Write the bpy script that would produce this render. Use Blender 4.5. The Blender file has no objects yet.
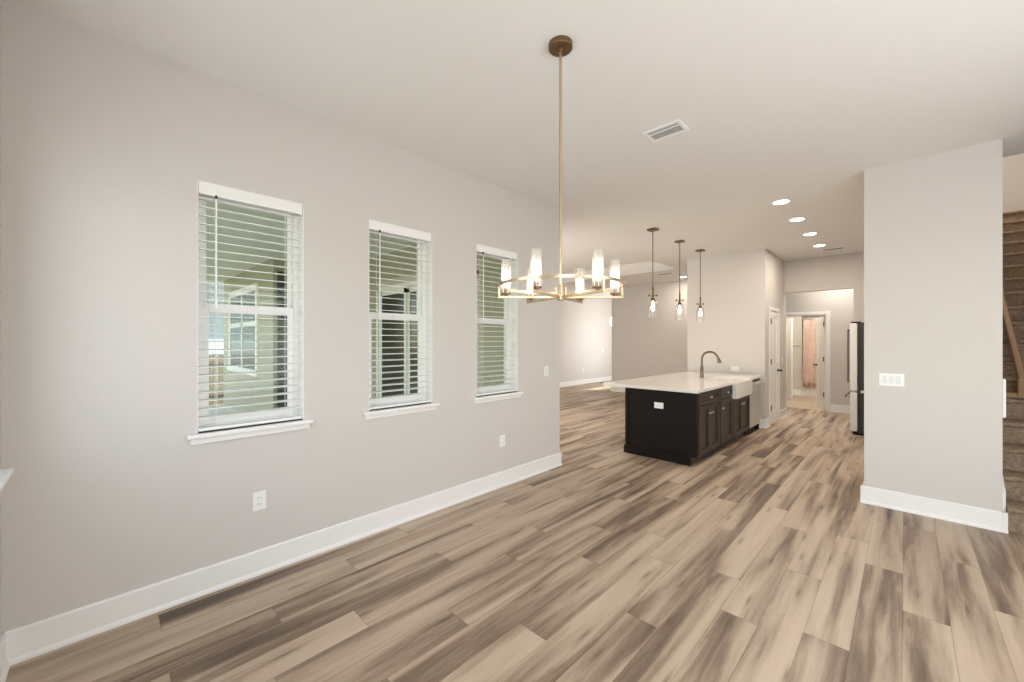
import bpy, bmesh, math, random
from mathutils import Vector, Matrix
random.seed(7)
S = bpy.context.scene
COL = S.collection
PI = math.pi
CEIL = 3.09

# ------------------------------------------------------------------ camera
cam_d = bpy.data.cameras.new('camera')
cam_d.sensor_width = 36.0
cam_d.lens = 402.0 / 1024.0 * 36.0
cam_d.clip_start = 0.02
cam = bpy.data.objects.new('camera', cam_d)
COL.objects.link(cam)
cam.location = (0, 0, 1.5)
cam.rotation_euler = (PI / 2, 0, math.atan(393 / 402.0))
S.camera = cam

# ------------------------------------------------------------------ world, colour management
S.view_settings.view_transform = 'Standard'
S.view_settings.look = 'None'
S.view_settings.gamma = 1.0
S.view_settings.use_curve_mapping = False
S.view_settings.exposure = 0.06
w = bpy.data.worlds.new('sky')
S.world = w
w.use_nodes = True
nt = w.node_tree
sky = nt.nodes.new('ShaderNodeTexSky')
try:
    sky.sky_type = 'NISHITA'
    sky.sun_disc = False
    sky.sun_elevation = math.radians(40)
    sky.sun_rotation = math.radians(200)
except Exception:
    pass
bg = nt.nodes['Background']
nt.links.new(sky.outputs[0], bg.inputs[0])
bg.inputs[1].default_value = 0.36
S.cycles.max_bounces = 10
S.cycles.diffuse_bounces = 6
S.cycles.transparent_max_bounces = 24
S.cycles.sample_clamp_indirect = 6.0
S.cycles.use_denoising = True

sun_d = bpy.data.lights.new('sun', 'SUN')
sun_d.energy = 7.0
sun_d.angle = 0.02
sun_d.color = (1, .96, .88)
sun = bpy.data.objects.new('sun', sun_d)
COL.objects.link(sun)
sun.rotation_euler = Vector((-.35, -.45, -.80)).to_track_quat('-Z', 'Y').to_euler()   # from +x, over the roofs


def area(name, loc, size, power, color, rot):
    d = bpy.data.lights.new(name, 'AREA')
    if isinstance(size, tuple):
        d.shape = 'RECTANGLE'; d.size, d.size_y = size
    else:
        d.shape = 'DISK'; d.size = size
    d.energy = power; d.color = color
    o = bpy.data.objects.new(name, d)
    o.location = loc; o.rotation_euler = rot
    COL.objects.link(o)
    return o

DAY = (0.95, 0.975, 1.0)
WARM = (1.0, 0.88, 0.75)
TO_PY = (PI / 2, 0, 0)      # shines towards +y
TO_NX = (0, PI / 2, 0)       # shines towards -x
# daylight from the end window, living room door and foyer; fill lamps are added
area('daylight_end_window', (-1.95, -0.27, 1.7), (1.45, 1.45), 10, DAY, TO_PY)
area('end_fill', (0.9, -0.27, 1.35), (1.4, 2.3), 66, DAY, TO_PY)  # added lamp filling the room from behind the camera
area('right_fill', (1.70, 2.3, 1.55), (1.8, 2.6), 50, DAY, TO_NX)  # added fill at an unseen opening on the right
area('daylight_living_slider', (-5.3, 3.95, 1.25), (2.6, 2.3), 88, (1, .94, .86), TO_PY)
area('daylight_foyer', (-6.1, 12.6, 1.6), (2.2, 2.4), 56, (1, .97, .93), TO_NX)
area('living_fill', (-5.2, 5.6, 3.08), .15, 16, (1, .92, .82), (0, 0, 0))  # unseen lamp added to brighten the living room
area('living_fill', (-6.7, 5.6, 3.08), .15, 16, (1, .92, .82), (0, 0, 0))  # second added living room lamp, also without a fixture
area('stairwell_fill', (1.08, 8.4, 5.75), (0.8, 2.0), 50, (1, .90, .78), (0, 0, 0))  # added lamp brightening the stairwell, no fixture built
area('bathroom_fill', (-1.75, 12.0, 2.95), 0.35, 45, (1, .92, .82), (0, 0, 0))  # bathroom lamp added out of view for even brightness
area('hall_fill', (-1.0, 10.25, 2.98), 0.6, 19, (1, .92, .82), (0, 0, 0))  # added lamp to brighten the hall, unseen and without fixture

# ------------------------------------------------------------------ materials


def mat(name, rgb, rough=0.6, metal=0.0, spec=0.5, emit=None, estr=0.0, noise=0.0, nscale=20.0, bump=0.0, bscale=80.0):
    m = bpy.data.materials.new(name)
    m.use_nodes = True
    n = m.node_tree.nodes; l = m.node_tree.links
    b = n['Principled BSDF']
    b.inputs['Base Color'].default_value = (*rgb, 1)
    b.inputs['Roughness'].default_value = rough
    b.inputs['Metallic'].default_value = metal
    b.inputs['Specular IOR Level'].default_value = spec
    if emit:
        b.inputs['Emission Color'].default_value = (*emit, 1)
        b.inputs['Emission Strength'].default_value = estr
    tc = n.new('ShaderNodeTexCoord')
    if noise > 0:
        t = n.new('ShaderNodeTexNoise'); t.inputs['Scale'].default_value = nscale
        t.inputs['Detail'].default_value = 4
        l.new(tc.outputs['Object'], t.inputs['Vector'])
        mx = n.new('ShaderNodeMix'); mx.data_type = 'RGBA'
        mx.inputs[6].default_value = (*[c * (1 - noise) for c in rgb], 1)
        mx.inputs[7].default_value = (*[min(1, c * (1 + noise)) for c in rgb], 1)
        l.new(t.outputs['Fac'], mx.inputs[0])
        l.new(mx.outputs[2], b.inputs['Base Color'])
    if bump > 0:
        t2 = n.new('ShaderNodeTexNoise'); t2.inputs['Scale'].default_value = bscale
        t2.inputs['Detail'].default_value = 3
        l.new(tc.outputs['Object'], t2.inputs['Vector'])
        bp = n.new('ShaderNodeBump'); bp.inputs['Strength'].default_value = bump
        bp.inputs['Distance'].default_value = 0.01
        l.new(t2.outputs['Fac'], bp.inputs['Height'])
        l.new(bp.outputs[0], b.inputs['Normal'])
    return m


def glass(name, tint, gloss=0.08, rough=0.02, trans_white=0.0):
    m = bpy.data.materials.new(name)
    m.use_nodes = True
    n = m.node_tree.nodes; l = m.node_tree.links
    n.remove(n['Principled BSDF'])
    out = n['Material Output']
    tr = n.new('ShaderNodeBsdfTransparent'); tr.inputs[0].default_value = (*tint, 1)
    gl = n.new('ShaderNodeBsdfGlossy'); gl.inputs['Roughness'].default_value = rough
    mx = n.new('ShaderNodeMixShader')
    lw = n.new('ShaderNodeLayerWeight'); lw.inputs[0].default_value = 0.35
    mr = n.new('ShaderNodeMapRange')
    mr.inputs[3].default_value = gloss; mr.inputs[4].default_value = min(1, gloss * 4)
    l.new(lw.outputs['Facing'], mr.inputs[0]); l.new(mr.outputs[0], mx.inputs[0])
    l.new(tr.outputs[0], mx.inputs[1]); l.new(gl.outputs[0], mx.inputs[2])
    last = mx
    if trans_white > 0:
        tl = n.new('ShaderNodeBsdfTranslucent'); tl.inputs[0].default_value = (.95, .93, .9, 1)
        m2 = n.new('ShaderNodeMixShader')
        tc = n.new('ShaderNodeTexCoord')
        vo = n.new('ShaderNodeTexNoise'); vo.inputs['Scale'].default_value = 140
        l.new(tc.outputs['Object'], vo.inputs['Vector'])
        r2 = n.new('ShaderNodeMapRange')
        r2.inputs[3].default_value = trans_white * .5; r2.inputs[4].default_value = trans_white * 1.5
        l.new(vo.outputs['Fac'], r2.inputs[0]); l.new(r2.outputs[0], m2.inputs[0])
        l.new(mx.outputs[0], m2.inputs[1]); l.new(tl.outputs[0], m2.inputs[2])
        last = m2
    l.new(last.outputs[0], out.inputs[0])
    return m


def floor_mat():
    m = bpy.data.materials.new('wood_planks')
    m.use_nodes = True
    n = m.node_tree.nodes; l = m.node_tree.links
    b = n['Principled BSDF']
    tc = n.new('ShaderNodeTexCoord')
    sep = n.new('ShaderNodeSeparateXYZ'); l.new(tc.outputs['Object'], sep.inputs[0])

    def M(op, a, bb=None, c=None):
        q = n.new('ShaderNodeMath'); q.operation = op
        for i, v in enumerate((a, bb, c)):
            if v is None: continue
            if isinstance(v, (int, float)): q.inputs[i].default_value = v
            else: l.new(v, q.inputs[i])
        return q.outputs[0]
    W, L = 0.182, 1.45
    xs = M('DIVIDE', M('ADD', sep.outputs[0], 20.03), W)
    row = M('FLOOR', xs)
    wn = n.new('ShaderNodeTexWhiteNoise'); wn.noise_dimensions = '1D'; l.new(row, wn.inputs['W'])
    ys = M('ADD', M('DIVIDE', M('ADD', sep.outputs[1], 20.0), L), M('ADD', M('MULTIPLY', row, 0.381966), M('MULTIPLY', wn.outputs['Value'], 0.22)))
    colu = M('FLOOR', ys)
    cmb = n.new('ShaderNodeCombineXYZ'); l.new(row, cmb.inputs[0]); l.new(colu, cmb.inputs[1])
    wn2 = n.new('ShaderNodeTexWhiteNoise'); wn2.noise_dimensions = '3D'; l.new(cmb.outputs[0], wn2.inputs['Vector'])
    sc = n.new('ShaderNodeSeparateColor'); l.new(wn2.outputs['Color'], sc.inputs[0])
    # per-plank shifted coordinates
    def coords(kx, ky, o):
        c = n.new('ShaderNodeCombineXYZ')
        l.new(M('ADD', M('MULTIPLY', sep.outputs[0], kx), M('MULTIPLY', sc.outputs[0], 37.0 + o)), c.inputs[0])
        l.new(M('ADD', M('MULTIPLY', sep.outputs[1], ky), M('MULTIPLY', sc.outputs[1], 53.0 + o)), c.inputs[1])
        l.new(M('MULTIPLY', sc.outputs[2], 19.0 + o), c.inputs[2])
        return c.outputs[0]

    def noise(vec, det, rough=0.5, dist=0.0):
        t = n.new('ShaderNodeTexNoise'); t.inputs['Scale'].default_value = 1.0
        t.inputs['Detail'].default_value = det; t.inputs['Roughness'].default_value = rough
        t.inputs['Distortion'].default_value = dist
        l.new(vec, t.inputs['Vector']); return t.outputs['Fac']
    big = noise(coords(8.0, 0.55, 0), 2.5, 0.5, 0.5)
    mid = noise(coords(34.0, 2.4, 3), 5.0, 0.6, 1.0)
    fine = noise(coords(230.0, 12.0, 7), 4.0, 0.7)
    def ramp(fac, stops):
        r = n.new('ShaderNodeValToRGB'); e = r.color_ramp.elements
        while len(e) < len(stops): e.new(0.5)
        for i, (p, c) in enumerate(stops):
            e[i].position = p; e[i].color = (*c, 1)
        l.new(fac, r.inputs[0]); return r.outputs[0]
    v = M('ADD', M('ADD', M('MULTIPLY', big, 0.77), M('MULTIPLY', mid, 0.17)), M('MULTIPLY', fine, 0.10))
    v = M('ADD', v, M('MULTIPLY', M('SUBTRACT', sc.outputs[2], 0.5), 0.08))
    base = ramp(v, [(0.34, (.105, .073, .051)), (0.43, (.215, .155, .110)), (0.50, (.365, .277, .200)),
                    (0.58, (.470, .370, .274)), (0.74, (.57, .462, .352))])
    # knots
    vo = n.new('ShaderNodeTexVoronoi'); vo.voronoi_dimensions = '2D'; vo.inputs['Scale'].default_value = 1.0
    l.new(coords(6.0, 0.95, 11), vo.inputs['Vector'])
    kn = ramp(vo.outputs['Distance'], [(0.0, (.20, .16, .13)), (0.035, (.45, .40, .36)), (0.07, (.82, .79, .77)), (0.14, (1, 1, 1))])
    mk = n.new('ShaderNodeMix'); mk.data_type = 'RGBA'; mk.blend_type = 'MULTIPLY'; mk.inputs[0].default_value = 0.6
    l.new(base, mk.inputs[6]); l.new(kn, mk.inputs[7])
    # seams
    fx = M('FRACT', xs); fy = M('FRACT', ys)
    ex = M('MINIMUM', fx, M('SUBTRACT', 1.0, fx)); ey = M('MINIMUM', fy, M('SUBTRACT', 1.0, fy))
    sx = M('LESS_THAN', ex, 0.010); sy = M('LESS_THAN', ey, 0.0016)
    seam = M('MAXIMUM', sx, sy)
    ms = n.new('ShaderNodeMix'); ms.data_type = 'RGBA'; ms.blend_type = 'MULTIPLY'
    l.new(M('MULTIPLY', seam, 0.55), ms.inputs[0]); l.new(mk.outputs[2], ms.inputs[6]); ms.inputs[7].default_value = (.45, .40, .36, 1)
    l.new(ms.outputs[2], b.inputs['Base Color'])
    l.new(M('ADD', 0.38, M('MULTIPLY', fine, 0.16)), b.inputs['Roughness'])
    b.inputs['Specular IOR Level'].default_value = 0.35
    bp = n.new('ShaderNodeBump'); bp.inputs['Strength'].default_value = 0.12; bp.inputs['Distance'].default_value = 0.002
    l.new(M('SUBTRACT', fine, seam), bp.inputs['Height']); l.new(bp.outputs[0], b.inputs['Normal'])
    return m


WALL = mat('greige_wall_paint', (.630, .598, .570), 0.75, spec=0.2, bump=0.05, bscale=120)
CEILM = mat('ceiling_paint', (.80, .785, .765), 0.85, spec=0.15, bump=0.10, bscale=90)
TRIM = mat('white_trim_paint', (.84, .83, .815), 0.38)
DOORM = mat('white_door_paint', (.85, .84, .82), 0.40)
FLOOR = floor_mat()
TILE = mat('bath_tile', (.46, .37, .28), 0.45, noise=.08, nscale=3)
GLASS = glass('window_glass', (.93, .96, .92), 0.02)
OPAQUEPANE = mat('opaque_dark_pane', (.055, .058, .048), 0.15, spec=0.6)  # opaque panes; the dim look from exposure is put into the colour
VINYL = mat('white_vinyl', (.90, .90, .89), 0.4)
BLIND = mat('blind_white', (.86, .86, .84), 0.45)
CORD = mat('cord_white', (.83, .82, .78), 0.7)
BRASS = mat('aged_brass', (.56, .44, .30), 0.30, 0.9, noise=.12, nscale=30)
BRASSD = mat('dark_bronze_brass', (.20, .125, .065), 0.38, 0.85, noise=.15, nscale=40)
NICKEL = mat('brushed_nickel', (.20, .165, .13), 0.32, 0.9)
STEEL = mat('stainless_steel', (.62, .60, .57), 0.32, 0.55)
ESPRESSO = mat('espresso_wood', (.010, .0078, .0065), 0.42, spec=0.2, noise=.25, nscale=14)
ESPRESSO2 = mat('espresso_wood_front', (.036, .026, .021), 0.38, noise=.2, nscale=14)
QUARTZ = mat('pale_quartz', (.77, .735, .69), 0.16, noise=.05, nscale=5)
CERAMIC = mat('white_fireclay', (.82, .80, .76), 0.14)
PLATE = mat('white_plastic', (.86, .86, .85), 0.35)
ROCK = mat('rocker_plastic', (.74, .745, .74), 0.3)
SLOT = mat('dark_slot', (.06, .06, .06), 0.6)
BLACK = mat('black_metal', (.014, .013, .012), 0.5, 0.1, spec=.3)
FRIDGEW = mat('fridge_door_finish', (.82, .82, .81), 0.3)
FRIDGED = mat('fridge_side_dark', (.030, .030, .030), 0.5)
CARPET = mat('brown_carpet', (.34, .255, .185), 0.98, spec=0.05, noise=.75, nscale=38, bump=1.0, bscale=160)
OAK = mat('stained_oak', (.30, .18, .092), 0.6, noise=.2, nscale=18)
CURTAIN = mat('pink_fabric', (.70, .54, .46), 0.9, spec=0.1, noise=.22, nscale=9)
SIDING = mat('pale_green_siding', (.43, .43, .33), 0.8, noise=.03)
PATCEIL = mat('patio_ceiling_paint', (.84, .84, .70), 0.8)
CONCRETE = mat('patio_concrete', (.74, .74, .70), 0.85, noise=.08, nscale=4)
FENCE = mat('brown_fence_wood', (.30, .235, .165), 0.8, noise=.2, nscale=10)
NEIGH = mat('neighbour_wall', (.74, .79, .80), 0.8)
ROOFM = mat('grey_shingles', (.15, .155, .14), 0.9, noise=.2, nscale=15)
GRASS = mat('lawn', (.20, .21, .10), 0.95, noise=.4, nscale=20)
BULB = mat('lit_bulb', (1, .95, .85), 0.4, emit=(1, .90, .76), estr=9)
BULBP = mat('lit_pendant_bulb', (1, .95, .85), 0.4, emit=(1, .88, .70), estr=8)
LENS = mat('lit_lens', (1, 1, 1), 0.4, emit=(1, .93, .80), estr=14)
SHADE = glass('crackled_glass', (.97, .96, .94), 0.07, 0.15, trans_white=0.16)
CLEAR = glass('clear_glass', (.97, .97, .96), 0.035, 0.12)

# ------------------------------------------------------------------ mesh helpers
ORG = {}


class MB:
    def __init__(self):
        self.bm = bmesh.new()

    def box(self, x0, x1, y0, y1, z0, z1, bev=0.0, M=None):
        if x0 > x1: x0, x1 = x1, x0
        if y0 > y1: y0, y1 = y1, y0
        if z0 > z1: z0, z1 = z1, z0
        t = bmesh.new()
        bmesh.ops.create_cube(t, size=1)
        for v in t.verts:
            v.co = Vector(((x0 + x1) / 2 + v.co.x * (x1 - x0), (y0 + y1) / 2 + v.co.y * (y1 - y0), (z0 + z1) / 2 + v.co.z * (z1 - z0)))
        if bev > 0:
            bev = min(bev, .45 * min(x1 - x0, y1 - y0, z1 - z0))
            bmesh.ops.bevel(t, geom=t.edges[:], offset=bev, segments=2, affect='EDGES', profile=0.5)
        if M is not None:
            bmesh.ops.transform(t, matrix=M, verts=t.verts)
        self._merge(t)
        return self

    def _merge(self, t):
        me = bpy.data.meshes.new('t'); t.to_mesh(me); t.free()
        self.bm.from_mesh(me); bpy.data.meshes.remove(me)

    def frame(self, axis, d0, d1, u0, u1, z0, z1, wl, wr, wb, wt, bev=0.0):
        """rectangular frame in a plane; pieces butt, never overlap"""
        def b(a0, a1, q0, q1):
            if axis == 'x': self.box(d0, d1, a0, a1, q0, q1, bev)
            else: self.box(a0, a1, d0, d1, q0, q1, bev)
        b(u0, u0 + wl, z0, z1); b(u1 - wr, u1, z0, z1)
        if wb: b(u0 + wl, u1 - wr, z0, z0 + wb)
        if wt: b(u0 + wl, u1 - wr, z1 - wt, z1)
        return self

    def tube(self, pts, r, seg=12, closed=False, sq=False):
        pts = [Vector(p) for p in pts]
        N = len(pts); rings = []
        rr = r if isinstance(r, (list, tuple)) else [r] * N
        up = None
        for i, p in enumerate(pts):
            if closed: d = pts[(i + 1) % N] - pts[i - 1]
            elif i == 0: d = pts[1] - p
            elif i == N - 1: d = p - pts[-2]
            else: d = (pts[i + 1] - p).normalized() + (p - pts[i - 1]).normalized()
            d.normalize()
            if up is None:
                up = Vector((0, 0, 1)) if abs(d.z) < .9 else Vector((1, 0, 0))
            a = d.cross(up)
            if a.length < 1e-4: a = d.cross(Vector((0, 1, 0)))
            a.normalize(); bb = a.cross(d).normalized(); up = bb
            ring = []
            for k in range(seg):
                an = 2 * PI * (k + .5) / seg
                ring.append(self.bm.verts.new(p + (a * math.cos(an) + bb * math.sin(an)) * rr[i]))
            rings.append(ring)
        M = N if closed else N - 1
        for i in range(M):
            A, B = rings[i], rings[(i + 1) % N]
            for k in range(seg):
                self.bm.faces.new((A[k], A[(k + 1) % seg], B[(k + 1) % seg], B[k]))
        if not closed:
            self.bm.faces.new(rings[0]); self.bm.faces.new(rings[-1])
        return self

    def lathe(self, prof, c, seg=24, cap=True):
        """prof: list of (radius, z) along z, about centre c"""
        rings = []
        for r, z in prof:
            rings.append([self.bm.verts.new((c[0] + r * math.cos(2 * PI * k / seg), c[1] + r * math.sin(2 * PI * k / seg), c[2] + z)) for k in range(seg)])
        for A, B in zip(rings, rings[1:]):
            for k in range(seg):
                self.bm.faces.new((A[k], A[(k + 1) % seg], B[(k + 1) % seg], B[k]))
        if cap:
            self.bm.faces.new(rings[0]); self.bm.faces.new(rings[-1])
        return self

    def prism(self, poly, x0, x1):
        """poly: list of (y,z), extruded along x"""
        a = [self.bm.verts.new((x0, y, z)) for y, z in poly]
        b = [self.bm.verts.new((x1, y, z)) for y, z in poly]
        self.bm.faces.new(a); self.bm.faces.new(b)
        for i in range(len(poly)):
            j = (i + 1) % len(poly)
            self.bm.faces.new((a[i], a[j], b[j], b[i]))
        return self

    def build(self, name, m, parent=None, smooth=False, origin=None):
        bmesh.ops.recalc_face_normals(self.bm, faces=self.bm.faces[:])
        if parent is not None: org = ORG[parent.name]
        elif origin is not None: org = Vector(origin)
        else: org = Vector((0, 0, 0))
        for v in self.bm.verts: v.co -= org
        me = bpy.data.meshes.new(name)
        self.bm.to_mesh(me); self.bm.free()
        me.materials.append(m)
        if smooth:
            for p in me.polygons: p.use_smooth = True
            try: me.set_sharp_from_angle(angle=math.radians(40))
            except Exception: pass
        o = bpy.data.objects.new(name, me); COL.objects.link(o)
        if parent is not None: o.parent = parent
        else: o.location = org
        ORG[o.name] = org
        return o


def thing(name, label, cat, loc, group=None):
    o = bpy.data.objects.new(name, None)
    o.empty_display_size = 0.1
    COL.objects.link(o); o.location = loc
    ORG[o.name] = Vector(loc)
    o['label'] = label; o['category'] = cat
    if group: o['group'] = group
    return o


def tag(o, label, cat, group=None):
    o['label'] = label; o['category'] = cat
    if group: o['group'] = group
    return o


def struct(o, label=None):
    o['kind'] = 'structure'
    if label: o['label'] = label
    return o


def copy_tree(o, parent=None):
    c = o.copy(); COL.objects.link(c)
    if parent is not None: c.parent = parent
    ORG[c.name] = ORG[o.name].copy()
    for ch in list(o.children): copy_tree(ch, c)
    return c


def wall_with_holes(mb, axis, a, b, lo, hi, z0, z1, holes):
    """axis 'x': slab thick a..b in x, running lo..hi in y ; 'y': thick in y, running in x. holes = [(u0,u1,z0,z1)]"""
    def bx(u0, u1, q0, q1):
        if u1 - u0 < 1e-5 or q1 - q0 < 1e-5: return
        if axis == 'x': mb.box(a, b, u0, u1, q0, q1)
        else: mb.box(u0, u1, a, b, q0, q1)
    cur = lo
    for (u0, u1, q0, q1) in sorted(holes):
        bx(cur, u0, z0, z1); bx(u0, u1, z0, q0); bx(u0, u1, q1, z1); cur = u1
    bx(cur, hi, z0, z1)
    return mb

# ------------------------------------------------------------------ the shell
XL = -2.98          # face of the dining room's window wall
WZ0, WZ1 = 0.955, 2.45
WINY = [0.690, 1.750, 2.845]
WW = 0.585
struct(wall_with_holes(MB(), 'x', -3.16, XL, -0.5, 3.87, 0, CEIL, [(y - WW / 2, y + WW / 2, WZ0, WZ1) for y in WINY]).build('wall_left', WALL))
struct(wall_with_holes(MB(), 'y', -0.5, -0.32, -2.98, 1.75, 0, CEIL, [(-2.715, -1.20, WZ0, WZ1), (0.1, 1.6, 0.0, 2.4)]).build('wall_end', WALL))
struct(wall_with_holes(MB(), 'x', 1.75, 1.90, -0.5, 4.96, 0, CEIL, [(1.0, 3.6, 0.7, 2.45)]).build('wall_right', WALL))
# living room wall with the sliding door to the patio
struct(wall_with_holes(MB(), 'y', 3.45, 3.87, -8.2, -3.16, 0, CEIL, [(-6.72, -3.97, 0.0, 2.44)]).build('wall_living_patio', WALL))
struct(MB().box(-8.2, -8.04, 3.87, 15.2, 0, CEIL).build('wall_living_left', WALL))
struct(MB().box(-6.26, -2.9, 10.66, 10.84, 0, CEIL).build('wall_living_far', WALL))
struct(MB().box(-8.2, -5.9, 15.0, 15.2, 0, CEIL).build('wall_foyer_far', WALL))
struct(wall_with_holes(MB(), 'x', -6.02, -5.9, 10.84, 15.0, 0, CEIL, [(11.6, 13.9, 0.4, 2.8)]).build('wall_foyer_right', WALL))
# pantry block: face towards the island and face with the door
PX = -1.72
pb = MB()
pb.box(-3.03, PX, 7.98, 8.10, 0, CEIL)
pb.box(-3.03, -2.91, 8.10, 10.66, 0, CEIL)
struct(pb.build('wall_pantry_front', WALL))
struct(wall_with_holes(MB(), 'x', PX - .12, PX, 8.10, 9.66, 0, CEIL, [(8.32, 8.98, 0, 2.05)]).build('wall_pantry_side', WALL))
# header over the hall opening, wall to its right, back wall of hall with bathroom door
struct(wall_with_holes(MB(), 'y', 9.52, 9.66, PX, 0.43, 0, CEIL, [(PX, -0.665, 0, 2.46)]).build('wall_hall_header', WALL))
struct(wall_with_holes(MB(), 'y', 10.84, 10.96, -2.91, 0.43, 0, CEIL, [(-1.955, -1.20, 0, 2.07)]).build('wall_hall_back', WALL))
# bathroom
BATH = mat('bath_wall_paint', (.64, .61, .54), .8, spec=.2)
for nm, bb in (('left', (-2.62, -2.50, 10.96, 14.3)), ('back', (-2.50, -2.03, 13.5, 13.62)), ('alcove_left', (-2.15, -2.03, 13.62, 14.3)), ('alcove_back', (-2.03, -0.6, 14.2, 14.3)), ('right', (-0.6, -0.5, 10.96, 14.3))):
    struct(MB().box(*bb, 0, CEIL).build('wall_bathroom_' + nm, BATH))
# partition beside the stairs and the wall behind it
struct(MB().box(-0.272, 0.549, 4.96, 5.10, 0, CEIL).build('wall_partition', WALL))
struct(MB().box(0.43, 0.549, 5.10, 10.96, 0, 5.9).build('wall_stair_left', WALL))
struct(MB().box(1.62, 1.75, 4.96, 11.0, 0, 5.9).build('wall_stair_right', WALL))
struct(MB().box(0.549, 1.62, 10.84, 10.96, 0, 5.9).build('wall_stair_far', WALL))
struct(MB().box(0.549, 1.62, 5.30, 5.46, CEIL + .12, 5.9).build('wall_stair_header', WALL))
# floors
struct(MB().box(-3.16, 1.9, -0.5, 10.9, -0.12, 0).box(-8.2, -3.16, 3.45, 15.2, -0.12, 0).box(-3.16, -2.9, 10.9, 10.96, -.12, 0).build('floor', FLOOR))
struct(MB().box(-2.7, -0.5, 10.9, 14.3, -0.12, 0.0).build('floor_bathroom', TILE))
# ceilings
T = CEIL + .12
cb = MB()
cb.box(-3.16, 1.9, -0.5, 5.46, CEIL, T)
cb.box(-3.16, 0.549, 5.46, 15.2, CEIL, T)
cb.box(-8.2, -3.16, 3.45, 7.63, CEIL, T)
cb.box(-8.2, -3.16, 8.86, 10.84, CEIL, T)
cb.box(-8.2, -5.9, 10.84, 15.2, CEIL, T)
cb.box(-8.2, -7.2, 7.63, 8.86, CEIL, T)
cb.box(-3.59, -3.16, 7.63, 8.86, CEIL, T)
struct(cb.build('ceiling', CEILM))
tb = MB()   # raised tray over the living room
tb.box(-7.3, -3.49, 7.53, 8.96, CEIL + .30, CEIL + .36)
tb.box(-7.3, -3.49, 7.53, 7.63, T, CEIL + .30)
tb.box(-7.3, -3.49, 8.86, 8.96, T, CEIL + .30)
tb.box(-7.3, -7.2, 7.63, 8.86, T, CEIL + .30)
tb.box(-3.59, -3.49, 7.63, 8.86, T, CEIL + .30)
struct(tb.build('ceiling_tray', mat('tray_white_paint', (.84, .82, .79), .7)))
struct(MB().box(1.9, 5.6, -0.5, 5.5, CEIL, T).build('side_sun_blocker', CEILM))  # unseen slab added to stop sun at the right side opening
struct(MB().box(0.43, 1.75, 5.3, 11.0, 5.9, 6.0).build('ceiling_stairwell', CEILM))

# ------------------------------------------------------------------ baseboards


def baseboard(name, p0, p1, nrm, h=0.14, t=0.014):
    """runs p0->p1 on the floor, sticking out along nrm; profile with a small shoe"""
    p0 = Vector((*p0, 0)); p1 = Vector((*p1, 0)); n = Vector((*nrm, 0))
    mb = MB()
    prof = [(0, 0), (t + .013, 0), (t + .013, .012), (t + .004, .026), (t, .026), (t, h - .008), (t - .005, h), (0, h)]
    a = [mb.bm.verts.new(p0 + n * u + Vector((0, 0, z))) for u, z in prof]
    b = [mb.bm.verts.new(p1 + n * u + Vector((0, 0, z))) for u, z in prof]
    mb.bm.faces.new(a); mb.bm.faces.new(b)
    for i in range(len(prof)):
        j = (i + 1) % len(prof); mb.bm.faces.new((a[i], a[j], b[j], b[i]))
    return struct(mb.build(name, TRIM))

BH = 0.155
baseboard('baseboard_left', (XL, -0.32), (XL, 3.885), (1, 0), BH)
baseboard('baseboard_left_end', (XL + .02, 3.87), (-3.9, 3.87), (0, 1), BH)
baseboard('baseboard_end', (XL, -0.32), (0.0, -0.32), (0, 1), BH)
baseboard('baseboard_right', (1.75, -.32), (1.75, 4.96), (-1, 0), BH)
baseboard('baseboard_living_left', (-8.04, 3.87), (-8.04, 15), (1, 0), BH)
baseboard('baseboard_living_far', (-6.28, 10.66), (-3.03, 10.66), (0, -1), BH)
baseboard('baseboard_living_far_end', (-6.26, 10.64), (-6.26, 10.86), (-1, 0), BH)
baseboard('baseboard_foyer_far', (-8.04, 15), (-6.02, 15), (0, -1), BH)
baseboard('baseboard_pantry_front', (-3.05, 7.98), (PX + .02, 7.98), (0, -1), BH)
baseboard('baseboard_pantry_side', (PX, 7.96), (PX, 8.24), (1, 0), BH)
baseboard('baseboard_pantry_side_far', (PX, 9.06), (PX, 9.68), (1, 0), BH)
baseboard('baseboard_hall_back', (-1.13, 10.84), (0.43, 10.84), (0, -1), BH)
baseboard('baseboard_header_right', (-0.665, 9.52), (0.43, 9.52), (0, -1), BH)
baseboard('baseboard_partition', (-0.297, 4.96), (0.575, 4.96), (0, -1), BH)
baseboard('baseboard_partition_left', (-0.272, 4.94), (-0.272, 5.10), (-1, 0), BH)
baseboard('baseboard_partition_right', (0.549, 4.94), (0.549, 5.0), (1, 0), BH)
baseboard('baseboard_bathroom', (-2.5, 13.5), (-2.03, 13.5), (0, -1), BH)
baseboard('baseboard_bathroom_left', (-2.5, 10.96), (-2.5, 13.5), (1, 0), BH)

# ------------------------------------------------------------------ windows in the left wall


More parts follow.
